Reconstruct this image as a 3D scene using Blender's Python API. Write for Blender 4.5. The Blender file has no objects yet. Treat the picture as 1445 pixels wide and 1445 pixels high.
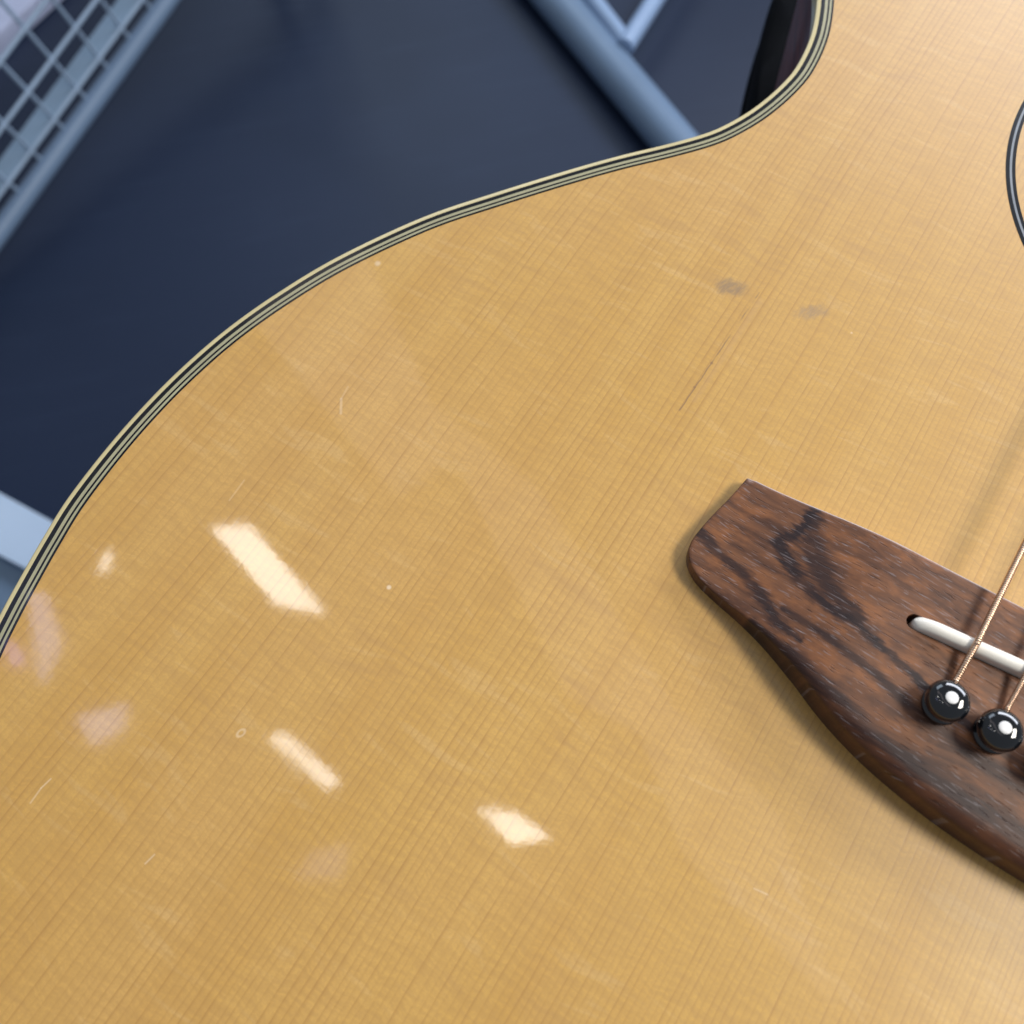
import bpy, bmesh, math, random
from mathutils import Vector, Matrix
from mathutils.geometry import delaunay_2d_cdt
random.seed(4)
S = bpy.context.scene
COL = S.collection
MM = 0.001

# ------------------------------------------------------------------ camera
CX = Vector((0.839338, 0.541156, -0.051598))
CD = Vector((0.479914, -0.782228, -0.397243))     # image down
CF = Vector((-0.255332, 0.308659, -0.916262))     # viewing direction
CP = Vector((-66.289, -90.139, 187.074)) * MM
cam = bpy.data.cameras.new('camera')
camo = bpy.data.objects.new('camera', cam); COL.objects.link(camo)
camo.matrix_world = Matrix(((CX.x, -CD.x, -CF.x, CP.x), (CX.y, -CD.y, -CF.y, CP.y), (CX.z, -CD.z, -CF.z, CP.z), (0, 0, 0, 1)))
cam.sensor_width = 36; cam.lens = 1318.47 / 1445 * 36
cam.clip_start = 0.01; cam.clip_end = 100
cam.dof.use_dof = True; cam.dof.focus_distance = 0.205; cam.dof.aperture_fstop = cam.lens / 2.0
S.camera = camo

# ------------------------------------------------------------------ world, lamps, exposure
W = bpy.data.worlds.new('World'); S.world = W; W.use_nodes = True
W.node_tree.nodes['Background'].inputs[0].default_value = (0.80, 0.88, 1.0, 1)
W.node_tree.nodes['Background'].inputs[1].default_value = 0.25
FZ = -760                                             # height of the floor below the guitar's top, mm
S.view_settings.view_transform = 'Standard'; S.view_settings.look = 'None'
S.view_settings.exposure = 0.03; S.view_settings.gamma = 1.0
S.cycles.use_denoising = True
S.cycles.max_bounces = 6

def area(name, loc, target, sx, sy, power, color):
    l = bpy.data.lights.new(name, 'AREA'); l.shape = 'RECTANGLE'; l.size = sx; l.size_y = sy
    l.energy = power; l.color = color
    o = bpy.data.objects.new(name, l); COL.objects.link(o); o.location = loc
    d = Vector(target) - Vector(loc)
    o.rotation_euler = d.to_track_quat('-Z', 'Y').to_euler()
    return o
area('ceiling_key_light', (0.68, 0.40, 1.02), (-0.02, 0.0, 0), 0.46, 0.30, 14.2, (1.0, 0.95, 0.86))
area('floor_sheen_light', (-2.5, 2.7, 1.9), (-1.1, 1.2, -0.76), 1.5, 1.5, 21.0, (0.70, 0.84, 1.0))  # unseen area light, added to lay a soft sheen on the floor
area('window_light', (0.30, 1.85, 0.80), (-0.02, 0.10, 0), 1.9, 0.62, 37.0, (0.90, 0.95, 1.06))

# ------------------------------------------------------------------ node helper
class NT:
    def __init__(s, name):
        s.m = bpy.data.materials.new(name); s.m.use_nodes = True
        s.t = s.m.node_tree; s.b = s.t.nodes['Principled BSDF']
        s.out = s.t.nodes['Material Output']
    def n(s, t, **k):
        o = s.t.nodes.new(t)
        for a, v in k.items(): setattr(o, a, v)
        return o
    def put(s, sock, v):
        if isinstance(v, bpy.types.NodeSocket): s.t.links.new(v, sock)
        elif isinstance(v, (tuple, list)) and len(v) == 3 and sock.type == 'RGBA': sock.default_value = (*v, 1)
        else: sock.default_value = v
    def math(s, op, a, b=0.0, c=0.0, clamp=False):
        o = s.n('ShaderNodeMath', operation=op, use_clamp=clamp)
        s.put(o.inputs[0], a); s.put(o.inputs[1], b)
        if op in ('MULTIPLY_ADD', 'SMOOTH_MIN', 'WRAP'): s.put(o.inputs[2], c)
        return o.outputs[0]
    def add(s, a, b): return s.math('ADD', a, b)
    def sub(s, a, b): return s.math('SUBTRACT', a, b)
    def mul(s, a, b): return s.math('MULTIPLY', a, b)
    def ramp(s, v, lo, hi, a=0.0, b=1.0):
        o = s.n('ShaderNodeMapRange', interpolation_type='SMOOTHSTEP')
        s.put(o.inputs[0], v); s.put(o.inputs[1], lo); s.put(o.inputs[2], hi); s.put(o.inputs[3], a); s.put(o.inputs[4], b)
        return o.outputs[0]
    def mix(s, f, a, b, mode='MIX'):
        o = s.n('ShaderNodeMix', data_type='RGBA', blend_type=mode)
        s.put(o.inputs[0], f); s.put(o.inputs[6], a); s.put(o.inputs[7], b)
        return o.outputs[2]
    def xyz(s):
        tc = s.n('ShaderNodeTexCoord')
        v = s.n('ShaderNodeVectorMath', operation='SCALE'); s.put(v.inputs[0], tc.outputs['Object']); v.inputs[3].default_value = 1000.0
        sp = s.n('ShaderNodeSeparateXYZ'); s.put(sp.inputs[0], v.outputs[0])
        s.P = v.outputs[0]
        return sp.outputs
    def comb(s, x, y, z=0.0):
        o = s.n('ShaderNodeCombineXYZ'); s.put(o.inputs[0], x); s.put(o.inputs[1], y); s.put(o.inputs[2], z)
        return o.outputs[0]
    def noise(s, v, scale=1.0, detail=2.0, rough=0.5, dist=0.0, col=False):
        o = s.n('ShaderNodeTexNoise'); s.put(o.inputs['Vector'], v)
        o.inputs['Scale'].default_value = scale; o.inputs['Detail'].default_value = detail
        o.inputs['Roughness'].default_value = rough; o.inputs['Distortion'].default_value = dist
        return o.outputs['Color' if col else 'Fac']
    def white(s, v):
        o = s.n('ShaderNodeTexWhiteNoise', noise_dimensions='1D'); s.put(o.inputs['W'], v); return o.outputs['Value']
    def ell(s, x, y, cx, cy, a, b, ang=0.0):       # 0 in the centre, 1 on the rim of an ellipse
        ca, sa = math.cos(ang), math.sin(ang)
        dx, dy = s.sub(x, cx), s.sub(y, cy)
        u = s.add(s.mul(dx, ca / a), s.mul(dy, sa / a)); v = s.sub(s.mul(dy, ca / b), s.mul(dx, sa / b))
        return s.math('SQRT', s.add(s.mul(u, u), s.mul(v, v)))
    def seg(s, x, y, p, q):                          # distance to a line segment, mm
        ex, ey = q[0] - p[0], q[1] - p[1]; L = ex * ex + ey * ey
        px, py = s.sub(x, p[0]), s.sub(y, p[1])
        h = s.math('DIVIDE', s.add(s.mul(px, ex), s.mul(py, ey)), L, clamp=True)
        dx, dy = s.sub(px, s.mul(h, ex)), s.sub(py, s.mul(h, ey))
        return s.math('SQRT', s.add(s.mul(dx, dx), s.mul(dy, dy)))
    def bump(s, h, strength, dist):
        o = s.n('ShaderNodeBump'); o.inputs['Strength'].default_value = strength; o.inputs['Distance'].default_value = dist
        s.put(o.inputs['Height'], h); return o.outputs[0]
    def set(s, **k):
        for a, v in k.items(): s.put(s.b.inputs[a.replace('_', ' ')], v)
        return s.m

# ------------------------------------------------------------------ materials
def spruce():
    t = NT('spruce_top'); x, y, z = t.xyz()
    # centre seam: the two halves are mirrored
    ax = t.math('ABSOLUTE', x)
    wob = t.noise(t.comb(t.mul(ax, 0.02), t.mul(y, 0.006)), 1.0, 2.0)
    wob2 = t.noise(t.comb(t.mul(ax, 0.25), t.mul(y, 0.05)), 1.0, 2.0)
    xs = t.add(t.add(ax, t.mul(wob, 5.0)), t.mul(wob2, 0.55))
    # ring spacing grows from the centre to the edge
    irr = t.noise(t.comb(t.mul(xs, 0.16), 3.7), 1.0, 1.0)
    w = t.add(t.sub(t.mul(xs, 0.84), t.mul(t.mul(xs, xs), 0.00095)), t.mul(irr, 1.7))
    f = t.math('FRACT', w); cell = t.math('FLOOR', w)
    rnd = t.white(cell)
    late = t.math('POWER', f, 4.5)
    late = t.mul(late, t.ramp(f, 0.93, 1.0, 1.0, 0.25))
    line = t.mul(late, t.ramp(rnd, 0.0, 1.0, 0.42, 1.0))
    brk = t.noise(t.comb(t.mul(ax, 1.6), t.mul(y, 0.22), 2.0), 1.0, 2.0)
    line = t.mul(line, t.ramp(brk, 0.25, 0.65, 0.45, 1.0))
    # cross silk
    silk = t.noise(t.comb(t.mul(x, 0.13), t.mul(t.add(y, t.mul(wob2, 3.0)), 0.78)), 1.0, 4.0, 0.66, 0.3)
    silk2 = t.noise(t.comb(t.mul(x, 0.045), t.mul(t.add(y, t.mul(wob, 14.0)), 0.26), 7.0), 1.0, 4.0, 0.6, 0.7)
    sm = t.noise(t.comb(t.mul(x, 0.02), t.mul(y, 0.02), 4.0), 1.0, 2.0)
    big = t.noise(t.comb(t.mul(x, 0.012), t.mul(y, 0.009), 1.0), 1.0, 3.0)
    fine = t.noise(t.P, 1.7, 3.0, 0.65)
    band = t.noise(t.comb(t.mul(xs, 0.09), t.mul(y, 0.004), 9.0), 1.0, 2.0)
    base = t.mix(t.ramp(band, 0.3, 0.7), (0.605, 0.335, 0.054), (0.660, 0.386, 0.080))
    base = t.mix(t.mul(t.ramp(big, 0.35, 0.75), 0.55), base, (0.66, 0.375, 0.115))
    base = t.mix(t.mul(t.ramp(silk, 0.36, 0.66, 1.0, 0.0), 0.34), base, (0.44, 0.240, 0.050))
    base = t.mix(t.mul(t.mul(t.ramp(silk2, 0.50, 0.72), t.ramp(sm, 0.30, 0.6)), 0.34), base, (0.44, 0.24, 0.070))
    base = t.mix(t.mul(t.ramp(silk2, 0.30, 0.44, 1.0, 0.0), 0.26), base, (0.74, 0.50, 0.22))
    base = t.mix(t.mul(line, 0.98), base, (0.370, 0.165, 0.024))
    base = t.mix(t.mul(t.ramp(fine, 0.35, 0.65), 0.34), base, (0.47, 0.26, 0.072))
    # wear: two grey rubbed smudges, a hairline crack with dark dots, small dents and scratches
    rag = t.mul(t.sub(t.noise(t.comb(t.mul(x, 0.9), t.mul(y, 0.45)), 1.0, 3.0, 0.6), 0.5), 1.3)
    def smudge(cx, cy, a, b, ang, k):
        e = t.add(t.ell(x, y, cx, cy, a, b, ang), rag)
        st = t.noise(t.comb(t.add(t.mul(x, 1.9), t.mul(y, -0.5)), t.mul(y, 0.45)), 1.0, 2.0)
        return t.mul(t.mul(t.ramp(e, 0.30, 1.15, 1.0, 0.0), t.ramp(st, 0.3, 0.6, 0.5, 1.0)), k)
    base = t.mix(smudge(-105.4, 49.9, 4.5, 3.0, 0.30, 0.72), base, (0.220, 0.145, 0.085))
    base = t.mix(smudge(-85.8, 53.3, 4.5, 2.3, 0.75, 0.55), base, (0.270, 0.185, 0.115))
    jag = t.mul(t.sub(t.noise(t.comb(0.0, t.mul(y, 0.35)), 1.0, 2.0), 0.5), 0.4)
    xc = t.add(x, jag)
    gate = t.ramp(t.noise(t.comb(1.3, t.mul(y, 0.16)), 1.0, 2.0), 0.34, 0.55)
    cr = t.mul(t.mul(t.ramp(t.seg(xc, y, (-99.6, 14), (-98.9, 52)), 0.05, 0.24, 1.0, 0.0), gate), 0.70)
    base = t.mix(cr, base, (0.20, 0.10, 0.045))
    cr2 = t.mul(t.ramp(t.seg(xc, y, (-98.8, 58), (-99.8, 92)), 0.08, 0.45, 1.0, 0.0), 0.06)
    base = t.mix(cr2, base, (0.25, 0.12, 0.04))
    halo = t.mul(t.ramp(t.seg(x, y, (-98.0, 18), (-97.6, 50)), 0.2, 1.2, 1.0, 0.0), 0.08)
    base = t.mix(halo, base, (0.66, 0.45, 0.29))
    for px, py, r in ((-99.3, 28.7, 0.42), (-99.6, 21.0, 0.38)):
        base = t.mix(t.mul(t.ramp(t.ell(x, y, px, py, r, r), 0.5, 1.2, 1.0, 0.0), 0.6), base, (0.23, 0.11, 0.04))
    light = (0.86, 0.68, 0.46)
    segs = [((-165.7, -27.0), (-168.0, -23.8), 0.34, 0.5), ((-168.0, -23.8), (-168.6, -20.4), 0.28, 0.25),
            ((-165.7, -129.6), (-165.9, -126.4), 0.20, 0.6), ((-165.9, -126.4), (-165.5, -124.0), 0.18, 0.75), ((-138.6, -125.6), (-138.2, -123.4), 0.20, 0.7),
            ((-173.9, -57.8), (-174.2, -52.2), 0.22, 0.35), ((-39.6, -67.2), (-37.1, -66.8), 0.18, 0.5), ((-32.6, 15.0), (-28.6, 13.4), 0.12, -0.4)]
    for p, q, wd, k in segs:
        base = t.mix(t.mul(t.ramp(t.seg(x, y, p, q), wd * 0.3, wd * 1.3, 1.0, 0.0), abs(k) * 0.65), base, light if k > 0 else (0.35, 0.2, 0.1))
    for px, py, r, k in ((-131.3, -55.5, 0.6, 0.8), (-183.6, 12.1, 0.9, 0.5), (-75.5, 52.6, 0.32, 0.45), (-60.5, 128.6, 0.35, 0.9), (-67.0, 158, 0.45, 0.6)):
        base = t.mix(t.mul(t.ramp(t.ell(x, y, px, py, r, r), 0.4, 1.2, 1.0, 0.0), k), base, light)
    ring = t.math('ABSOLUTE', t.sub(t.ell(x, y, -138.7, -96.4, 0.75, 1.15, -0.3), 0.75))
    base = t.mix(t.mul(t.ramp(ring, 0.1, 0.4, 1.0, 0.0), 0.42), base, light)
    # fine relief of the grain telegraphing through the lacquer
    h = t.add(t.mul(line, -0.5), t.mul(silk, 0.35))
    n1 = t.bump(h, 0.25, 0.00005)
    und = t.noise(t.comb(t.mul(x, 0.55), t.mul(y, 0.55)), 1.0, 2.0, 0.55)
    n2 = t.bump(t.add(t.add(und, t.mul(line, -0.25)), t.mul(fine, 0.1)), 0.12, 0.00003)
    haze = t.noise(t.comb(t.mul(x, 0.03), t.mul(y, 0.022), 5.0), 1.0, 3.0, 0.55)
    return t.set(Base_Color=base, Roughness=0.42, Specular_IOR_Level=1.0, Normal=n1, Coat_Weight=1.0, Coat_Roughness=t.ramp(haze, 0.35, 0.7, 0.028, 0.06), Coat_IOR=1.5, Coat_Normal=n2)

def rosewood():
    t = NT('rosewood'); x, y, z = t.xyz()
    wv = t.noise(t.comb(t.mul(x, 0.035), t.mul(y, 0.06), 2.0), 1.0, 2.0)
    wv2 = t.noise(t.comb(t.mul(x, 0.16), t.mul(y, 0.25), 6.0), 1.0, 3.0, 0.6)
    yy = t.add(t.add(y, t.mul(x, 0.10)), t.mul(t.sub(wv, 0.5), 9.0))
    wv3 = t.noise(t.comb(t.mul(x, 0.5), t.mul(y, 0.9), 1.0), 1.0, 3.0, 0.65)
    xd = t.add(t.add(x, t.mul(t.sub(wv2, 0.5), 4.5)), t.mul(t.sub(wv3, 0.5), 2.0)); yd = t.add(t.add(y, t.mul(t.sub(wv2, 0.5), -4.5)), t.mul(t.sub(wv3, 0.5), 0.8))
    st = t.noise(t.comb(t.mul(x, 0.018), t.mul(yy, 0.42)), 1.0, 4.0, 0.62)
    st2 = t.noise(t.comb(t.mul(x, 0.05), t.mul(yy, 1.5), 3.0), 1.0, 4.0, 0.62)
    blot = t.noise(t.comb(t.mul(x, 0.11), t.mul(y, 0.22), 8.0), 1.0, 3.0, 0.6)
    c = t.mix(t.ramp(st, 0.32, 0.66), (0.070, 0.029, 0.016), (0.190, 0.080, 0.037))
    c = t.mix(t.mul(t.ramp(blot, 0.42, 0.68), 0.6), c, (0.330, 0.125, 0.042))
    c = t.mix(t.mul(t.ramp(st2, 0.50, 0.66), 0.24), c, (0.060, 0.026, 0.017))
    heart = t.ramp(t.add(t.add(y, t.mul(x, 0.16)), t.mul(t.sub(wv2, 0.5), 8.0)), -44.0, -29.0, 1.0, 0.0)
    c = t.mix(t.mul(heart, 0.75), c, (0.062, 0.022, 0.012))
    # ink figure
    veins = [([(-63.3, 5.0), (-63.7, 0.2), (-65.4, -2.9), (-66.3, -5.9), (-62.6, -8.9), (-58.8, -11.6), (-54.6, -13.7), (-49.9, -14.8), (-44.1, -15.6), (-37.5, -17.2), (-31.5, -19.2), (-18, -23)],
              [0.9, 1.3, 1.9, 1.8, 1.9, 1.7, 1.5, 1.2, 1.1, 1.0, 0.9, 0.9], 0.88),
             ([(-62.7, 2.5), (-60.5, -2.5), (-57.5, -7.0), (-52.5, -11.0), (-46.0, -13.8)], [1.6, 3.0, 3.2, 2.4, 1.2], 0.78),
             ([(-83.0, -11.0), (-77.1, -13.4), (-72.3, -14.6), (-67.8, -16.3), (-63.4, -18.6), (-59.6, -21.6), (-54.4, -22.6)], [1.3, 1.4, 1.5, 1.6, 1.5, 1.1, 0.7], 0.80),
             ([(-59.1, -18.8), (-49.9, -20.0), (-39.7, -21.8), (-29.1, -24.8), (-17.3, -26.6), (5, -27.5)], [0.7, 0.9, 1.2, 1.5, 1.6, 1.5], 0.76),
             ([(-63.0, -24.2), (-55.0, -26.0), (-47.6, -28.6), (-35.6, -32.2), (-23.6, -34.2), (0, -36.0)], [0.7, 1.2, 1.7, 2.0, 2.0, 2.0], 0.76)]
    for pts, wd, k in veins:
        best = None
        for i in range(len(pts) - 1):
            d = t.math('DIVIDE', t.seg(xd if k > 0.77 else t.add(x, t.mul(t.sub(wv2, 0.5), 1.5)), yd if k > 0.77 else t.add(y, t.mul(t.sub(wv2, 0.5), -1.5)), pts[i], pts[i + 1]), (wd[i] + wd[i + 1]) / 2)
            best = d if best is None else t.math('MINIMUM', best, d)
        patch = t.ramp(t.noise(t.comb(t.mul(x, 0.09), t.mul(y, 0.3), 3.0 + k * 9), 1.0, 2.0), 0.30, 0.52, 0.65, 1.0)
        c = t.mix(t.mul(t.mul(t.ramp(t.add(best, t.mul(t.sub(st2, 0.5), 2.2)), 0.30, 1.40, 1.0, 0.0), min(1, k + 0.1)), patch), c, (0.012, 0.006, 0.008))
    # pores: short dashes along the wood
    pn = t.noise(t.comb(t.mul(t.add(x, t.mul(y, 0.35)), 0.26), t.mul(t.add(y, t.mul(x, 0.08)), 2.3), 5.0), 1.0, 1.0, 0.5)
    pore = t.ramp(pn, 0.63, 0.72)
    c = t.mix(t.mul(pore, 0.42), c, (0.016, 0.008, 0.007))
    glint = t.noise(t.comb(t.mul(t.add(x, t.mul(y, 0.35)), 0.28), t.mul(t.add(y, t.mul(x, 0.08)), 2.5), 15.0), 1.0, 1.0, 0.5)
    gl = t.ramp(glint, 0.63, 0.70)
    c = t.mix(t.mul(gl, 0.34), c, (0.32, 0.29, 0.31))  # pale glints beside the pores, painted into the colour
    fib = t.noise(t.comb(t.mul(x, 0.3), t.mul(y, 5.0), 1.0), 1.0, 2.0, 0.6)
    c = t.mix(t.mul(t.ramp(fib, 0.4, 0.65), 0.25), c, (0.075, 0.033, 0.022))
    edge_glint = t.mul(t.ramp(t.add(y, t.mul(t.sub(fib, 0.5), 0.35)), 4.72, 4.95), 0.8)
    c = t.mix(edge_glint, c, (0.50, 0.43, 0.42))  # front bevel highlight, painted as a pale line in the colour
    nb = t.bump(t.add(t.mul(pore, -1.0), t.mul(fib, 0.25)), 0.6, 0.00012)
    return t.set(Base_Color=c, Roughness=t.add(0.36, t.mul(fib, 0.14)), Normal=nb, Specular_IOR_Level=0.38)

def simple(name, col, rough=0.4, metal=0.0, coat=0.0, var=0.12, scale=40.0, bump=0.0):
    t = NT(name); x, y, z = t.xyz()
    n = t.noise(t.P, 1.0 / scale, 4.0, 0.6)
    c = t.mix(t.ramp(n, 0.3, 0.7), tuple(v * (1 - var) for v in col), tuple(min(1, v * (1 + var)) for v in col))
    k = dict(Base_Color=c, Roughness=rough, Metallic=metal, Coat_Weight=coat, Coat_Roughness=0.04)
    if bump: k['Normal'] = t.bump(t.noise(t.P, 2.0, 2.0), bump, 0.0002)
    return t.set(**k)

def mahogany():
    t = NT('dark_red_side'); x, y, z = t.xyz()
    n = t.noise(t.comb(t.mul(x, 0.02), t.mul(y, 0.02), t.mul(z, 0.35)), 1.0, 4.0, 0.6)
    c = t.mix(t.ramp(n, 0.35, 0.65), (0.06, 0.015, 0.009), (0.17, 0.040, 0.022))
    return t.set(Base_Color=c, Roughness=0.5, Specular_IOR_Level=0.3, Coat_Weight=0.12, Coat_Roughness=0.2)

def floor_mat():
    t = NT('navy_vinyl'); x, y, z = t.xyz()
    big = t.noise(t.P, 0.0022, 3.0, 0.55); fine = t.noise(t.P, 0.35, 3.0, 0.6)
    c = t.mix(t.ramp(big, 0.35, 0.65), (0.010, 0.019, 0.046), (0.015, 0.026, 0.060))
    c = t.mix(t.mul(t.ramp(fine, 0.4, 0.65), 0.3), c, (0.021, 0.033, 0.066))
    scuff_sheen = t.ramp(t.noise(t.comb(t.mul(t.add(x, t.mul(y, 0.6)), 0.004), t.mul(t.sub(y, x), 0.03), 3.0), 1.0, 4.0, 0.65), 0.52, 0.75)
    c = t.mix(t.mul(scuff_sheen, 0.15), c, (0.042, 0.062, 0.115))  # scuffs together with soft sheen streaks painted into the floor colour
    return t.set(Base_Color=c, Roughness=0.46, Specular_IOR_Level=0.36, Normal=t.bump(fine, 0.2, 0.0005))

def bronze():
    t = NT('bronze_winding'); x, y, z = t.xyz()
    n = t.noise(t.P, 1.5, 2.0)
    c = t.mix(n, (0.72, 0.46, 0.30), (0.92, 0.68, 0.50))
    at = t.n('ShaderNodeAttribute'); at.attribute_name = 'groove_shade'
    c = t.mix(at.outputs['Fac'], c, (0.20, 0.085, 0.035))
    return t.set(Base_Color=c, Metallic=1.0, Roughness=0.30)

def emis(name, col, st):
    t = NT(name); t.set(Base_Color=(0.02, 0.02, 0.02), Emission_Color=col, Emission_Strength=st); return t.m

M = dict(spruce=spruce(), rosewood=rosewood(), side=mahogany(), floor=floor_mat(), bronze=bronze(),
         cream=simple('cream_binding', (0.62, 0.53, 0.29), 0.3, coat=0.3, var=0.05, scale=15),
         grey_cream=simple('purfling_cream', (0.37, 0.35, 0.22), 0.3, coat=0.4, var=0.06, scale=10),
         ink=simple('purfling_black', (0.004, 0.005, 0.008), 0.2, coat=0.5, var=0.2, scale=8),
         ros_grey=simple('rosette_grey', (0.22, 0.24, 0.27), 0.3, coat=0.5, var=0.08, scale=8),
         bone=simple('bone_saddle', (0.90, 0.86, 0.78), 0.3, coat=0.3, var=0.03, scale=6),
         pin=simple('black_plastic', (0.004, 0.005, 0.007), 0.07, coat=1.0, var=0.2, scale=4),
         dot=simple('pearl_dot', (0.80, 0.79, 0.78), 0.35, var=0.03, scale=1),
         steel=simple('steel', (0.6, 0.6, 0.6), 0.3, 1.0),
         neck=simple('neck_wood', (0.10, 0.035, 0.015), 0.35, coat=0.8, var=0.3, scale=60),
         ebony=simple('fretboard_wood', (0.035, 0.018, 0.012), 0.45, var=0.4, scale=12),
         inside=simple('bare_wood_inside', (0.30, 0.20, 0.11), 0.7, var=0.2, scale=50),
         foam=simple('black_foam', (0.0015, 0.002, 0.0036), 0.85, var=0.3, scale=20, bump=0.4),
         wire=simple('powder_coated_wire', (0.30, 0.40, 0.53), 0.5, var=0.06),
         tube=simple('powder_coated_tube', (0.17, 0.25, 0.37), 0.40, var=0.05, scale=120),
         tube_light=simple('pale_tube', (0.30, 0.42, 0.62), 0.35, var=0.05, scale=120),
         sheet=simple('pale_blue_sheet_metal', (0.24, 0.34, 0.46), 0.5, var=0.06, scale=150),
         carton=simple('white_carton', (0.55, 0.60, 0.80), 0.6, var=0.04),
         plinth=simple('pale_laminate', (0.55, 0.69, 0.88), 0.45, var=0.05, scale=200),
         plinth_side=simple('blue_grey_laminate', (0.15, 0.225, 0.33), 0.5, var=0.06, scale=200),
         lamp=emis('fluorescent_panel', (1.0, 0.97, 0.92), 13.5),
         lamp_frame=simple('white_frame', (0.6, 0.6, 0.6), 0.5),
         lilac=emis('lilac_glow', (0.55, 0.60, 1.0), 5.0),
         lilac_dim=emis('dim_lilac_glow', (0.6, 0.65, 1.0), 2.0),
         dim=emis('dim_panel_glow', (1.0, 0.93, 0.95), 0.8),
         violet=emis('violet_glow', (0.48, 0.36, 1.0), 6.5))

M['foam'].node_tree.nodes['Principled BSDF'].inputs['Specular IOR Level'].default_value = 0.12

# ------------------------------------------------------------------ mesh helpers (coordinates in millimetres)
def mesh_obj(name, V, F, mat, parent=None, smooth=False, angle=None):
    me = bpy.data.meshes.new(name)
    me.from_pydata([(v[0] * MM, v[1] * MM, v[2] * MM) for v in V], [], F)
    bm = bmesh.new(); bm.from_mesh(me)
    bmesh.ops.remove_doubles(bm, verts=bm.verts, dist=1e-7)
    bmesh.ops.recalc_face_normals(bm, faces=bm.faces)
    bm.to_mesh(me); bm.free()
    me.materials.append(M[mat])
    if smooth:
        me.shade_smooth()
        if angle: me.set_sharp_from_angle(angle=math.radians(angle))
    o = bpy.data.objects.new(name, me); COL.objects.link(o)
    if parent: o.parent = parent
    return o
def tag(o, label=None, cat=None, group=None, kind=None):
    for k, v in (('label', label), ('category', cat), ('group', group), ('kind', kind)):
        if v: o[k] = v
    return o
def empty(name, loc, label, cat, group=None):
    o = bpy.data.objects.new(name, None); COL.objects.link(o); o.location = Vector(loc) * MM
    o.empty_display_size = 0.01
    return tag(o, label, cat, group)
def catmull(pts, n=8, closed=False):
    out = []; N = len(pts)
    rng = range(N if closed else N - 1)
    g = (lambda i: pts[i % N]) if closed else (lambda i: pts[max(0, min(N - 1, i))])
    for i in rng:
        a, b, c, d = (Vector(g(i + k)) for k in (-1, 0, 1, 2))
        for j in range(n):
            u = j / n
            out.append(0.5 * ((2 * b) + (c - a) * u + (2 * a - 5 * b + 4 * c - d) * u * u + (3 * b - a - 3 * c + d) * u ** 3))
    if not closed: out.append(Vector(pts[-1]))
    return out
def offset(loop, d):                                 # closed counter-clockwise loop, inwards for d > 0
    N = len(loop); out = []
    for i in range(N):
        t = (loop[(i + 1) % N] - loop[i - 1]); n = Vector((-t.y, t.x)).normalized()
        out.append(loop[i] + n * d)
    return out
def resample(loop, n):
    L = [0.0]; N = len(loop)
    for i in range(N): L.append(L[-1] + (loop[(i + 1) % N] - loop[i]).length)
    out = []; j = 0
    for k in range(n):
        s = L[-1] * k / n
        while L[j + 1] < s: j += 1
        u = (s - L[j]) / max(1e-9, L[j + 1] - L[j])
        out.append(loop[j].lerp(loop[(j + 1) % N], u))
    return out
def sweep(name, prof, mat, parent, smooth=True, angle=40):
    """prof: list of (loop, z) rings, closed profile -> ring-shaped solid"""
    V = []; F = []; n = len(prof[0][0]); m = len(prof)
    for lp, z in prof: V += [(p.x, p.y, z) for p in lp]
    for j in range(m):
        k = (j + 1) % m
        for i in range(n):
            F.append((j * n + i, j * n + (i + 1) % n, k * n + (i + 1) % n, k * n + i))
    return mesh_obj(name, V, F, mat, parent, smooth, angle)
def box(name, c, s, mat, parent=None, bev=0.0):
    bm = bmesh.new(); bmesh.ops.create_cube(bm, size=1)
    for v in bm.verts: v.co = Vector((v.co.x * s[0] + c[0], v.co.y * s[1] + c[1], v.co.z * s[2] + c[2])) * MM
    if bev: bmesh.ops.bevel(bm, geom=bm.edges[:], offset=bev * MM, segments=3, affect='EDGES', profile=0.5)
    me = bpy.data.meshes.new(name); bm.to_mesh(me); bm.free(); me.materials.append(M[mat])
    if bev: me.shade_smooth(); me.set_sharp_from_angle(angle=math.radians(35))
    o = bpy.data.objects.new(name, me); COL.objects.link(o)
    if parent: o.parent = parent
    return o
def tube_geo(pts, r, sides=12, cap=True):
    V = []; F = []; n = len(pts)
    prev = None
    for i, p in enumerate(pts):
        p = Vector(p)
        t = (Vector(pts[min(i + 1, n - 1)]) - Vector(pts[max(i - 1, 0)])).normalized()
        if prev is None:
            a = t.orthogonal().normalized()
        else:
            a = (prev - t * prev.dot(t)).normalized()
        prev = a; b = t.cross(a)
        rr = r(i) if callable(r) else r
        for k in range(sides):
            th = 2 * math.pi * k / sides
            q = rr(th) if callable(rr) else rr
            V.append(p + (a * math.cos(th) + b * math.sin(th)) * q)
    for i in range(n - 1):
        for k in range(sides):
            F.append((i * sides + k, i * sides + (k + 1) % sides, (i + 1) * sides + (k + 1) % sides, (i + 1) * sides + k))
    if cap:
        F.append(tuple(range(sides))[::-1]); F.append(tuple((n - 1) * sides + k for k in range(sides)))
    return V, F
def tube(name, pts, r, mat, parent=None, sides=14):
    V, F = tube_geo(pts, r, sides)
    return mesh_obj(name, V, F, mat, parent, True, 50)
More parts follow.
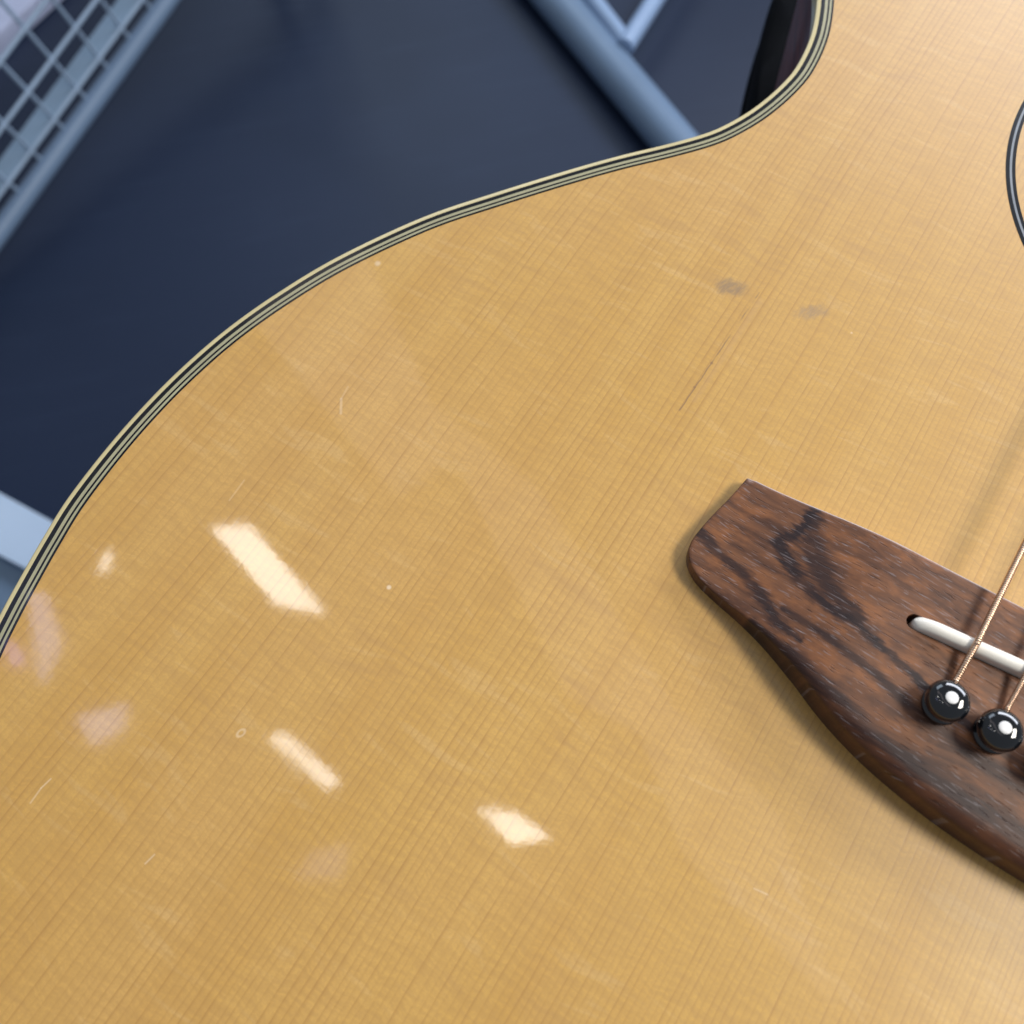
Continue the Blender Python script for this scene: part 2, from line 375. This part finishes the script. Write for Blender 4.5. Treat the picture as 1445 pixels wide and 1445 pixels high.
def lathe(name, prof, mat, parent, loc=(0, 0, 0), n=40, tilt=None):
    V = []; F = []; m = len(prof)
    for r, z in prof:
        for k in range(n):
            a = 2 * math.pi * k / n
            V.append((r * math.cos(a), r * math.sin(a), z))
    for j in range(m - 1):
        for k in range(n):
            F.append((j * n + k, j * n + (k + 1) % n, (j + 1) * n + (k + 1) % n, (j + 1) * n + k))
    F.append(tuple(range(n))[::-1]); F.append(tuple((m - 1) * n + k for k in range(n)))
    o = mesh_obj(name, V, F, mat, parent, True, 60); o.location = Vector(loc) * MM
    return o
def px(u, v, z):                                      # where the camera ray of photo pixel (u, v) meets height z (mm)
    d = (CX * ((u - 722.5) / 1318.47) + CD * ((v - 722.5) / 1318.47) + CF)
    t = (z * MM - CP.z) / d.z
    return (CP + d * t) * 1000

# ------------------------------------------------------------------ the setting: floor
fl = mesh_obj('floor', [(-5000, -5000, FZ), (5000, -5000, FZ), (5000, 5000, FZ), (-5000, 5000, FZ)], [(0, 1, 2, 3)], 'floor')
tag(fl, kind='structure')

# ------------------------------------------------------------------ guitar
G = empty('acoustic_guitar', (0, 0, -100), 'acoustic guitar with natural spruce top and rosewood bridge, filling most of the picture', 'guitar')
def gp(o): o.location = o.location + Vector((0, 0, 0.1)); return o   # children sit in the top plane's coordinates
half = [(0, -209), (-50, -206.5), (-100, -197.5), (-140, -182), (-170, -158), (-188.0, -133.5), (-196.0, -115.5), (-199.7, -104.5), (-202.2, -95.2), (-204.3, -86.5),
        (-206.2, -76.8), (-207.3, -63), (-207.4, -50.1), (-206.5, -37.0), (-204.2, -22.6), (-199.9, -7.3), (-193.5, 9.2), (-182.4, 29.8), (-171.0, 45.5), (-158.2, 61.9),
        (-149.6, 72.2), (-141.0, 81.6), (-133.6, 90.5), (-129.6, 97.7), (-126.6, 105.8), (-124.5, 115.7), (-124.1, 124.4), (-126.0, 136.5), (-130.6, 149.5),
        (-137, 163), (-144, 180), (-150, 198), (-154, 218), (-154.5, 236), (-150, 258), (-139, 277), (-119, 294), (-90, 305), (-50, 311), (0, 313)]
full = half + [(-x, y) for x, y in reversed(half[1:-1])]
loop = [Vector((p.x, p.y)) for p in catmull(full, 6, True)]
if sum(loop[i].x * loop[(i + 1) % len(loop)].y - loop[(i + 1) % len(loop)].x * loop[i].y for i in range(len(loop))) < 0: loop.reverse()
loop = resample(loop, 900)
HC = Vector((0, 141))
def circ(r, n=180): return [HC + Vector((math.cos(2 * math.pi * k / n), math.sin(2 * math.pi * k / n))) * r for k in range(n)]

# soundboard with the sound hole cut through
inner = offset(loop, 1.25)
hole = circ(50, 120)
v2 = inner + hole
ed = [(i, (i + 1) % 900) for i in range(900)] + [(900 + i, 900 + (i + 1) % 120) for i in range(120)]
rv, re_, rf, *_ = delaunay_2d_cdt(v2, ed, [], 1, 1e-6)
F = []
for f in rf:
    c = sum((rv[i] for i in f), Vector((0, 0))) / 3
    if (c - HC).length > 49.9: F.append(tuple(f))
V = [(p.x, p.y, 0.0) for p in rv]; nb = len(V)
V += [(p.x, p.y, -2.8) for p in rv]
F2 = F + [tuple(i + nb for i in reversed(f)) for f in F]
top = gp(mesh_obj('soundboard', V, F2, 'spruce', G))
ringwall = []
hw = circ(50, 120)
V = [(p.x, p.y, -0.01) for p in hw] + [(p.x, p.y, -2.79) for p in hw]
F = [(i, (i + 1) % 120, 120 + (i + 1) % 120, 120 + i) for i in range(120)]
gp(mesh_obj('sound_hole_edge', V, F, 'inside', G))

def strip(name, d0, d1, mat, z=0.06):
    a, b = offset(loop, d0), offset(loop, d1)
    return gp(sweep(name, [(a, -1.5), (a, z), (b, z), (b, -1.5)], mat, G, True, 40))
# cream binding with a rounded outer edge, then the purfling lines, butted edge to edge
ob = [(loop, -6.0), (loop, -0.45), (offset(loop, 0.10), -0.16), (offset(loop, 0.30), 0.0), (offset(loop, 0.5), 0.05), (offset(loop, 1.30), 0.06), (offset(loop, 1.30), -6.0)]
gp(sweep('binding', ob, 'cream', G, True, 60))
d = 1.30
for wd, nm, mt, zz in ((1.10, 'purfling_line', 'ink', 0.05), (0.78, 'purfling_line', 'grey_cream', 0.055), (0.52, 'purfling_line', 'ink', 0.05), (0.56, 'purfling_line', 'grey_cream', 0.055), (0.56, 'purfling_line', 'ink', 0.05)):
    strip(nm, d, d + wd, mt, zz); d += wd
# side wall and back
so = offset(loop, 0.12); si = offset(loop, 2.4)
gp(sweep('side', [(so, -6.0), (so, -96), (si, -96), (si, -6.0)], 'side', G, True, 40))
gp(sweep('back_binding', [(loop, -96), (loop, -102), (si, -102), (si, -96)], 'ink', G, True, 40))
cap = offset(loop, 2.4)
bk = mesh_obj('back', [(p.x, p.y, -97) for p in cap] + [(p.x, p.y, -101.5) for p in cap], [tuple(range(900)), tuple(range(1799, 899, -1))], 'side', G); gp(bk)

# rosette rings
def ring(name, r0, r1, mat, z):
    a, b = circ(r1, 240), circ(r0, 240)
    return gp(sweep(name, [(a, -1.0), (a, z), (b, z), (b, -1.0)], mat, G, True, 40))
for r0, r1, mt in ((67.05, 68.0, 'ink'), (66.5, 67.05, 'ros_grey'), (65.65, 66.5, 'ink'), (61.6, 62.4, 'ink'), (57.6, 61.6, 'grey_cream'), (56.8, 57.6, 'ink'), (53.6, 54.2, 'ink'), (53.0, 53.6, 'ros_grey'), (52.4, 53.0, 'ink')):
    ring('rosette_ring', r0, r1, mt, 0.05)

# ---- bridge
tailh = [(-78.6, 5.2), (-79.6, -1.0), (-81.0, -7.5), (-81.7, -12.5), (-81.7, -15.0), (-80.9, -17.3), (-79.2, -19.2), (-76.3, -20.9), (-71.5, -22.3), (-65, -23.8), (-58.3, -25.9), (-50.3, -29.3), (-41.7, -33.3), (-31.4, -36.6), (-19.1, -38.9), (-8, -39.9), (0, -40.2)]
th_ = [Vector((p.x, p.y)) for p in catmull(tailh, 6)]
tail = th_ + [Vector((-p.x, p.y)) for p in reversed(th_[:-1])]       # left front corner -> round the tail -> right front corner
front = [Vector((78.6 - 157.2 * k / 80, 5.2)) for k in range(1, 80)]
bo = tail + front
def dist_poly(p, poly):
    best = 1e9
    for i in range(len(poly) - 1):
        a, b = poly[i], poly[i + 1]; e = b - a
        h = max(0.0, min(1.0, (p - a).dot(e) / e.length_squared)); q = (p - a - e * h).length
        if q < best: best = q
    return best
def sstep(a, b, v):
    u = max(0.0, min(1.0, (v - a) / (b - a))); return u * u * (3 - 2 * u)
def bridge_z(p):
    H = 3.9 + 4.8 * sstep(78, 44, abs(p.x))
    z = H
    dt = dist_poly(p, tail); R = 0.5 + 2.3 * sstep(70, 34, abs(p.x))
    if dt < R: z -= R - math.sqrt(max(0, R * R - (R - dt) ** 2))
    df = 5.2 - p.y; r = 0.6
    if df < r: z -= r - math.sqrt(max(0, r * r - (r - df) ** 2))
    # faint crown so that the flat top is not a perfect plane
    z -= 0.25 * ((p.y + 16) / 20) ** 2 * sstep(80, 40, abs(p.x))
    return z
sa = math.atan(0.075)
def sad(u, v):                                        # saddle frame: u along, v across
    c = Vector((0, -5.9)); return c + Vector((math.cos(sa), math.sin(sa))) * u + Vector((-math.sin(sa), math.cos(sa))) * v
def stadium(hl, hw, n=10):
    out = [sad(hl - hw + hw * math.cos(a), hw * math.sin(a)) for a in [-math.pi / 2 + math.pi * k / n for k in range(n + 1)]]
    out += [sad(-(hl - hw) + hw * math.cos(a), hw * math.sin(a)) for a in [math.pi / 2 + math.pi * k / n for k in range(n + 1)]]
    return out
slot = stadium(38.5, 1.6)
pts = [p.copy() for p in bo]; edges = [(i, (i + 1) % len(bo)) for i in range(len(bo))]
k0 = len(pts); pts += slot; edges += [(k0 + i, k0 + (i + 1) % len(slot)) for i in range(len(slot))]
def inside(p, poly):
    c = False; n = len(poly)
    for i in range(n):
        a, b = poly[i], poly[(i + 1) % n]
        if (a.y > p.y) != (b.y > p.y) and p.x < (b.x - a.x) * (p.y - a.y) / (b.y - a.y) + a.x: c = not c
    return c
for dd in (0.12, 0.35, 0.8, 1.5, 2.4, 3.5, 4.8):       # rings just inside the edge carry the rounding
    for p in offset(bo, dd):
        if inside(p, bo) and not inside(p, slot) and dist_poly(p, bo + bo[:1]) > dd * 0.9: pts.append(p)
yy = -39.0
while yy < 4.0:
    xx = -81.0
    while xx < 81.5:
        p = Vector((xx, yy))
        if inside(p, bo) and dist_poly(p, bo + bo[:1]) > 5.4 and not inside(p, slot) and dist_poly(p, slot) > 0.8: pts.append(p)
        xx += 2.0
    yy += 2.0
rv, re_, rf, ov, oe, of_ = delaunay_2d_cdt(pts, edges, [], 1, 1e-5)
F = [tuple(f) for f in rf if not inside(sum((rv[i] for i in f), Vector((0, 0))) / 3, slot)]
V = [(p.x, p.y, bridge_z(p)) for p in rv]
idx = {i: k for k, lst in enumerate(ov) for i in lst}
def wall(ids, zb):
    global V, F
    b = [idx[i] for i in ids]; base = len(V)
    V += [(V[i][0], V[i][1], zb) for i in b]; n = len(b)
    F += [(b[i], base + i, base + (i + 1) % n, b[(i + 1) % n]) for i in range(n)]
    return base, n
wall(range(len(bo)), 0.02)
sb, sn = wall(range(k0, k0 + len(slot)), 4.5)
F.append(tuple(range(sb, sb + sn)))
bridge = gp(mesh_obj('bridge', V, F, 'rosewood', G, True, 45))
# saddle: stadium section rising with a crowned top and rounded-down ends
V = []; F = []; nL = 60; prof = [(-1.45, -3.0), (-1.45, 0.0), (-1.36, 0.55), (-1.05, 1.0), (-0.5, 1.25), (0.1, 1.32), (0.7, 1.15), (1.15, 0.75), (1.4, 0.25), (1.45, -0.3), (1.45, -3.0)]
hl = 37.3
for i in range(nL + 1):
    u = -hl + 2 * hl * (0.5 - 0.5 * math.cos(math.pi * i / nL))
    e = hl - abs(u); k = 1.0
    if e < 1.45: k = math.sqrt(max(0.0016, 1 - ((1.45 - e) / 1.45) ** 2))
    zt = 10.2 - 1.6 * (1 - min(1.0, e / 5.0)) ** 2 - 0.55 * (u / hl) ** 2
    for v, h in prof:
        q = sad(u, v * k)
        V.append((q.x, q.y, zt + h if h > -3 else 4.6))
np_ = len(prof)
for i in range(nL):
    for j in range(np_):
        F.append((i * np_ + j, i * np_ + (j + 1) % np_, (i + 1) * np_ + (j + 1) % np_, (i + 1) * np_ + j))
F.append(tuple(range(np_))); F.append(tuple(nL * np_ + j for j in range(np_)))
saddle = mesh_obj('saddle', V, F, 'bone', bridge, True, 60)

# ---- bridge pins
PX = [-26.3, -16.4, -6.1, 4.2, 14.5, 24.8]; PY = -21.3
pprof = [(2.4, -6), (2.45, 0.0), (3.35, 0.12), (3.7, 0.45), (3.75, 0.85), (3.55, 1.2), (3.0, 1.42), (2.85, 1.65), (3.15, 1.95), (3.62, 2.5), (3.9, 3.2), (3.96, 3.9), (3.82, 4.6), (3.45, 5.2), (2.9, 5.65), (2.2, 5.95), (1.4, 6.1)]
dprof = [(1.15, -0.6), (1.18, 0.0), (1.1, 0.07), (0.6, 0.1), (0.1, 0.1)]
first = None
for i, x in enumerate(PX):
    zb = bridge_z(Vector((x, PY)))
    if first is None:
        first = lathe('bridge_pin', pprof, 'pin', G, (x, PY, zb), 48); gp(first)
        dot = lathe('inlay_dot', dprof, 'dot', first, (0, 0, 6.08), 28)
        o, dd_ = first, dot
    else:
        o = first.copy(); COL.objects.link(o); o.parent = G; o.location = Vector((x, PY, zb + 100)) * MM
        dd_ = dot.copy(); COL.objects.link(dd_); dd_.parent = o
    o.rotation_euler = (random.uniform(-.05, .05), random.uniform(-.04, .04), 0)

# ---- strings: wound ones carry their real helical winding near the bridge
gauge = [1.36, 1.08, 0.82, 0.62, 0.42, 0.33]
def saddle_top(x):
    u = (x - 0) / math.cos(sa); q = sad(u, 0.1)
    return q.y, 10.2 - 0.55 * (u / hl) ** 2 + 1.3
NUTX = [-19.0, -11.4, -3.8, 3.8, 11.4, 19.0]
for i, x in enumerate(PX):
    r = gauge[i] / 2; zb = bridge_z(Vector((x, PY + 4)))
    ys, zs = saddle_top(x + 0.25)
    a = Vector((x + 0.15, PY + 2.4, zb - 1.6)); a2 = Vector((x + 0.2, PY + 3.6, zb + r + 0.2))
    b = Vector((x + 0.35, ys, zs + r * 0.95)); c = Vector((NUTX[i], 637, 9.0 + r))
    path = [a, a.lerp(a2, .5), a2]
    n1 = 6
    ctrl = [a2, a2.lerp(b, .55), b - Vector((0, 1.0, 0.32)), b, b + (c - b).normalized() * 2.0]
    fine_ = [Vector(p) for p in catmull([tuple(p) for p in ctrl], 40)]
    far = b + (c - b).normalized() * 2.0
    if i < 4:
        pitch = (0.48, 0.42, 0.32, 0.28)[i]
        pl = [a, a2] + []
        # resample evenly at an eighth of the pitch up to 55 mm past the saddle
        poly = [a] + fine_ + [far + (c - far).normalized() * (46 if i < 2 else 12)]
        cum = [0.0]
        for k in range(1, len(poly)): cum.append(cum[-1] + (poly[k] - poly[k - 1]).length)
        step = pitch / 6; N = int(cum[-1] / step); ev = []; j = 0
        for k in range(N + 1):
            s = min(k * step, cum[-1] - 1e-6)
            while cum[j + 1] < s: j += 1
            ev.append(poly[j].lerp(poly[j + 1], (s - cum[j]) / max(1e-9, cum[j + 1] - cum[j])))
        amp = 0.13 * gauge[i] / 1.36
        def rad(k, r=r, amp=amp, step=step, pitch=pitch):
            s = k * step
            extra = 0.32 * r * sstep(5.4, 4.2, s) * (0.75 + 0.25 * math.sin(2 * math.pi * s / 0.75))
            return lambda th: r - amp + extra + amp * abs(math.cos(math.pi * s / pitch - th / 2)) ** 0.8
        Vs, Fs = tube_geo(ev, rad, 12)
        V2, F2_ = tube_geo([ev[-1], c], r - amp * 0.3, 10)
        off = len(Vs); Vs += V2; Fs += [tuple(q + off for q in f) for f in F2_]
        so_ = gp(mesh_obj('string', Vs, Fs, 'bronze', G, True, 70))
        # shade in the grooves between the windings, painted into the string colour
        ga = so_.data.attributes.new('groove_shade', 'FLOAT', 'POINT')
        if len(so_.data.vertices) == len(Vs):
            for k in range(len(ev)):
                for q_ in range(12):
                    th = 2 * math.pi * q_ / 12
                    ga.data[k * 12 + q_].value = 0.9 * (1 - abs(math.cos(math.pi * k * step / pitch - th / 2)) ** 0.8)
    else:
        gp(tube('string', [a] + fine_[::8] + [c], r, 'steel', G, 10))

# ---- fretboard, neck and headstock, beyond the frame
V = []; F = []
for y, hw_, z in ((206, 27.5, 6.0), (637, 21.8, 6.0)):
    V += [(-hw_, y, 0.3), (-hw_, y, z), (hw_, y, z), (hw_, y, 0.3)]
F = [(0, 1, 2, 3), (7, 6, 5, 4), (0, 4, 5, 1), (1, 5, 6, 2), (2, 6, 7, 3), (3, 7, 4, 0)]
gp(mesh_obj('fretboard', V, F, 'ebony', G))
fd = None
for k in range(1, 20):
    y = 637 - 645 * (1 - 2 ** (-k / 12)); hw_ = 21.8 + 5.7 * (637 - y) / 431
    gp(tube('fret', [(-hw_, y, 6.1), (hw_, y, 6.1)], 0.9, 'steel', G, 8))
V = []; F = []; ns = 12
for y, hw_, dp in ((300, 27, 60), (318, 25.5, 34), (345, 24.8, 22), (637, 21.5, 19)):
    for k in range(ns + 1):
        a = math.pi * k / ns; V.append((-hw_ * math.cos(a), y, 0.2 - dp * math.sin(a)))
for j in range(3):
    for k in range(ns): F.append((j * 13 + k, j * 13 + k + 1, (j + 1) * 13 + k + 1, (j + 1) * 13 + k))
for j in (0, 3): F.append(tuple(j * 13 + k for k in range(13)))
F.append((0, 13, 26, 39, 51, 38, 25, 12))
gp(mesh_obj('neck', V, F, 'neck', G, True, 50))
gp(box('nut', (0, 639.5, 3.5), (43.5, 5, 10), 'bone', G, 0.6))
V = [(-22, 642, 0), (22, 642, 0), (36, 675, -6), (38, 820, -40), (-38, 820, -40), (-36, 675, -6)]
V += [(x, y, z - 15) for x, y, z in V]
gp(mesh_obj('headstock', V, [(0, 1, 2, 5), (5, 2, 3, 4), (11, 8, 7, 6), (10, 9, 8, 11)] + [(i, 6 + i, 6 + (i + 1) % 6, (i + 1) % 6) for i in range(6)], 'neck', G))

# ------------------------------------------------------------------ black padded stand that carries the body
ST = empty('guitar_stand', (0, 180, FZ), 'black padded guitar stand under the narrow waist of the guitar', 'guitar stand')
def sp(o): o.location = o.location - ST.location; return o
def edge(pp, z): return [px(u, v, z) for u, v in pp]
zt = -106
L1 = [Vector((p.x, p.y)) for p in edge([(1049, 215), (1050, 175), (1057, 125), (1067, 80), (1079, 38), (1091, 6), (1102, -25)], -125)]
L1 = [Vector((p.x, p.y)) for p in catmull([tuple(p) for p in L1], 4)]
poly = L1 + [Vector((60, L1[-1].y + 10)), Vector((60, L1[0].y - 30))]
n = len(poly); V = []; F = []
for ins, z in ((14, -102.3), (5, -103.5), (1.5, -108), (0, -116), (0, -150), (2, -165), (10, -172)):
    c = sum(poly, Vector((0, 0))) / n
    for p in poly:
        dr = (c - p).normalized(); q = p + dr * ins; V.append((q.x, q.y, z))
for j in range(6):
    for i in range(n): F.append((j * n + i, j * n + (i + 1) % n, (j + 1) * n + (i + 1) % n, (j + 1) * n + i))
F.append(tuple(range(n))); F.append(tuple(6 * n + i for i in range(n)))
sp(mesh_obj('pad', V, F, 'foam', ST, True, 50))
# stitched seam along the pad's outer edge
Ls = [(p.x - 0.6, p.y, -140) for p in L1]
sp(tube('seam', Ls, 0.9, 'foam', ST, 8))
sp(tube('pole', [(-20, 190, -170), (-20, 190, FZ + 30)], 14, 'foam', ST, 18))
sp(box('base', (-20, 190, FZ + 15), (300, 260, 29), 'foam', ST, 6))

# ------------------------------------------------------------------ wire rack, top left
AW = Vector((0.023, 0.172, -0.985)).normalized(); BW = Vector((-0.029, 0.985, 0.171)); BW = (BW - AW * AW.dot(BW)).normalized(); NW = AW.cross(BW).normalized()
if NW.x < 0: NW = -NW
RO = CP * 1000 + (CX * -0.493 + CD * -0.486 + CF) * 1136.0
CELL = 50.0
def rp(a, b, nn=0.0): return RO + AW * (a * CELL) + BW * (b * CELL) + NW * nn
R_ = empty('wire_rack', tuple(rp(1.6, 0)[:2]) + (FZ,), 'sloping pale blue wire mesh display rack with a tubular rim, in the top left corner', 'display rack')
def rk(o): o.location = o.location - R_.location; return o
b0, b1, a0, a1 = -9, 9, -6, 1
for k in range(b0, b1 + 1):
    rk(tube('wire', [rp(a0, k, -2.6), rp(1.42, k, -2.6)], 2.6, 'wire', R_, 10))
for k in range(a0, a1 + 1):
    rk(tube('wire', [rp(k, b0, 2.6), rp(k, b1, 2.6)], 2.9, 'wire', R_, 10))
def slab(name, a_, b_, c_, d_, n0, n1, mat, parent):
    V = [rp(a_, c_, n0), rp(b_, c_, n0), rp(b_, d_, n0), rp(a_, d_, n0), rp(a_, c_, n1), rp(b_, c_, n1), rp(b_, d_, n1), rp(a_, d_, n1)]
    return mesh_obj(name, V, [(0, 1, 2, 3), (7, 6, 5, 4), (0, 4, 5, 1), (1, 5, 6, 2), (2, 6, 7, 3), (3, 7, 4, 0)], mat, parent)
rk(slab('shelf', 1.06, 1.12, b0, b1, -34, -1, 'sheet', R_))
rk(tube('rim', [rp(1.66, b0 - .4), rp(1.66, b1 + .4)], 12.6, 'tube', R_, 24))
rk(tube('rim', [rp(a0, b0 - .3), rp(1.6, b0 - .3)], 12, 'tube', R_)); rk(tube('rim', [rp(a0, b1 + .3), rp(1.6, b1 + .3)], 12, 'tube', R_))
for b in (b0 - .3, b1 + .3):
    for a in (1.4, a0):
        p = rp(a, b, -10); rk(tube('leg', [p, (p.x, p.y, FZ)], 12, 'tube', R_))
# white carton resting behind the mesh
pc = px(24, 24, FZ + 30)
CT = box('carton', (0, 0, 0), (240, 420, 30), 'carton', None, 3)
CT.location = Vector((pc.x - 121, pc.y - 60, FZ + 15.2)) * MM; CT.rotation_euler = (0, 0, 0.02)
tag(CT, 'white carton on the floor behind the wire mesh in the top left corner', 'box')

# ------------------------------------------------------------------ tubular frame, top centre
FR = empty('tube_frame', tuple(px(880, 70, FZ)[:2]) + (FZ,), 'pale blue tubular floor frame with inner bars meeting in a corner, beyond the waist', 'metal frame')
def fr(o): o.location = o.location - FR.location; return o
def bar(name, p, q, w, z, mat):
    a, b = px(*p, z), px(*q, z)
    return fr(tube(name, [a, b], w, mat, FR, 20))
bar('bar', (700, -100), (1060, 330), 27, FZ + 27, 'tube')
bar('inner_bar', (765, -95), (884, 62), 11.5, FZ + 45, 'tube_light')
bar('inner_bar', (882, 66), (986, -98), 12.5, FZ + 48, 'tube_light')

# ------------------------------------------------------------------ pale plinth, left edge
z0 = -680
A = px(-160, 608, z0); B = px(140, 772, z0); C_ = px(100, 835, z0); D = px(-160, 700, z0)
PL = empty('display_plinth', ((A.x + C_.x) / 2, (A.y + C_.y) / 2, FZ), 'pale blue display plinth beside the lower bout at the left edge', 'plinth')
def plc(o): o.location = o.location - PL.location; return o
def prism(name, q, zt_, zb_, mat, par):
    V = [(p.x, p.y, zt_) for p in q] + [(p.x, p.y, zb_) for p in q]
    return mesh_obj(name, V, [(0, 1, 2, 3), (7, 6, 5, 4)] + [(i, 4 + i, 4 + (i + 1) % 4, (i + 1) % 4) for i in range(4)], mat, par)
plc(prism('top_board', (A, B, C_, D), z0, z0 - 18, 'plinth', PL))
ds = (D - A) * 0.04
body = [p + ds for p in (A, B)] + [C_ + (D - A) * 2.2, D + (D - A) * 2.2]
plc(prism('base', body, z0 - 18, FZ + 0.5, 'plinth_side', PL))

# ------------------------------------------------------------------ ceiling lights and added glow panels, seen only as reflections in the lacquer
def panel(q, label, mat='lamp', nm='ceiling_light', cat='ceiling light', grp='ceiling lights'):
    c = sum((Vector(p) for p in q), Vector((0, 0))) / 4
    e = empty(nm, (c.x, c.y, 2000), label, cat, grp)
    V = [(p[0] - c.x, p[1] - c.y, 0) for p in q] + [(p[0] - c.x, p[1] - c.y, 12) for p in q]
    mesh_obj('diffuser', V, [(0, 1, 2, 3), (7, 6, 5, 4)] + [(i, 4 + i, 4 + (i + 1) % 4, (i + 1) % 4) for i in range(4)], mat, e)
    k = 1.12
    V = [((p[0] - c.x) * k, (p[1] - c.y) * k, 13) for p in q] + [((p[0] - c.x) * k, (p[1] - c.y) * k, 40) for p in q]
    mesh_obj('housing', V, [(0, 1, 2, 3), (7, 6, 5, 4)] + [(i, 4 + i, 4 + (i + 1) % 4, (i + 1) % 4) for i in range(4)], 'lamp_frame', e)
panel([(-1315, 202), (-1238, 262), (-925, 178), (-1046, 130)], 'largest lit ceiling panel left of the guitar')
panel([(-850, -137), (-827, -108), (-655, -124), (-663, -155)], 'narrow lit ceiling panel left of the guitar')
panel([(-347, -3), (-273, 32), (-178, 32), (-243, -28)], 'lit ceiling panel closest above the guitar')
panel([(-1506, 14), (-1492, 8), (-1476, -38), (-1490, -44)], 'smallest lit ceiling spot far left of the guitar')
def mir(u, v):
    P = px(u, v, 0); d_ = P - CP * 1000; d_.z = -d_.z; q = P + d_ * (2000 / d_.z); return (q.x, q.y)
for q, mt, lb in (([(38, 835), (62, 838), (84, 905), (56, 965)], 'lilac', 'large lilac glow panel added high on the left'),
                  ([(8, 900), (24, 915), (32, 940), (12, 935)], 'violet', 'violet glow panel added high on the far left'),
                  ([(415, 1238), (442, 1200), (492, 1190), (478, 1240)], 'lilac_dim', 'faint lilac glow panel added high over the lower bout'),
                  ([(105, 1012), (178, 992), (170, 1030), (130, 1052)], 'lilac', 'small lilac glow panel added high over the lower bout')):
    panel([mir(*p) for p in q], lb, mt, 'tinted_glow_panel', 'glow panel', 'added glow panels')  # unseen emitters, added for the lilac reflections in the lacquer

for q, lb in (([(600, 560), (760, 690), (1010, 1090), (800, 980)], 'wide dim glow panel added over the lower bout'),
              ([(860, 900), (1100, 1150), (1180, 1420), (960, 1200)], 'dim glow panel added over the bridge'),
              ([(470, 250), (640, 640), (560, 700), (330, 420)], 'dim glow panel added over the waist')):
    panel([mir(*p) for p in q], lb, 'dim', 'dim_glow_panel', 'lamp panel', 'added dim panels')  # unseen dim emitters, added for broad faint reflections on the top
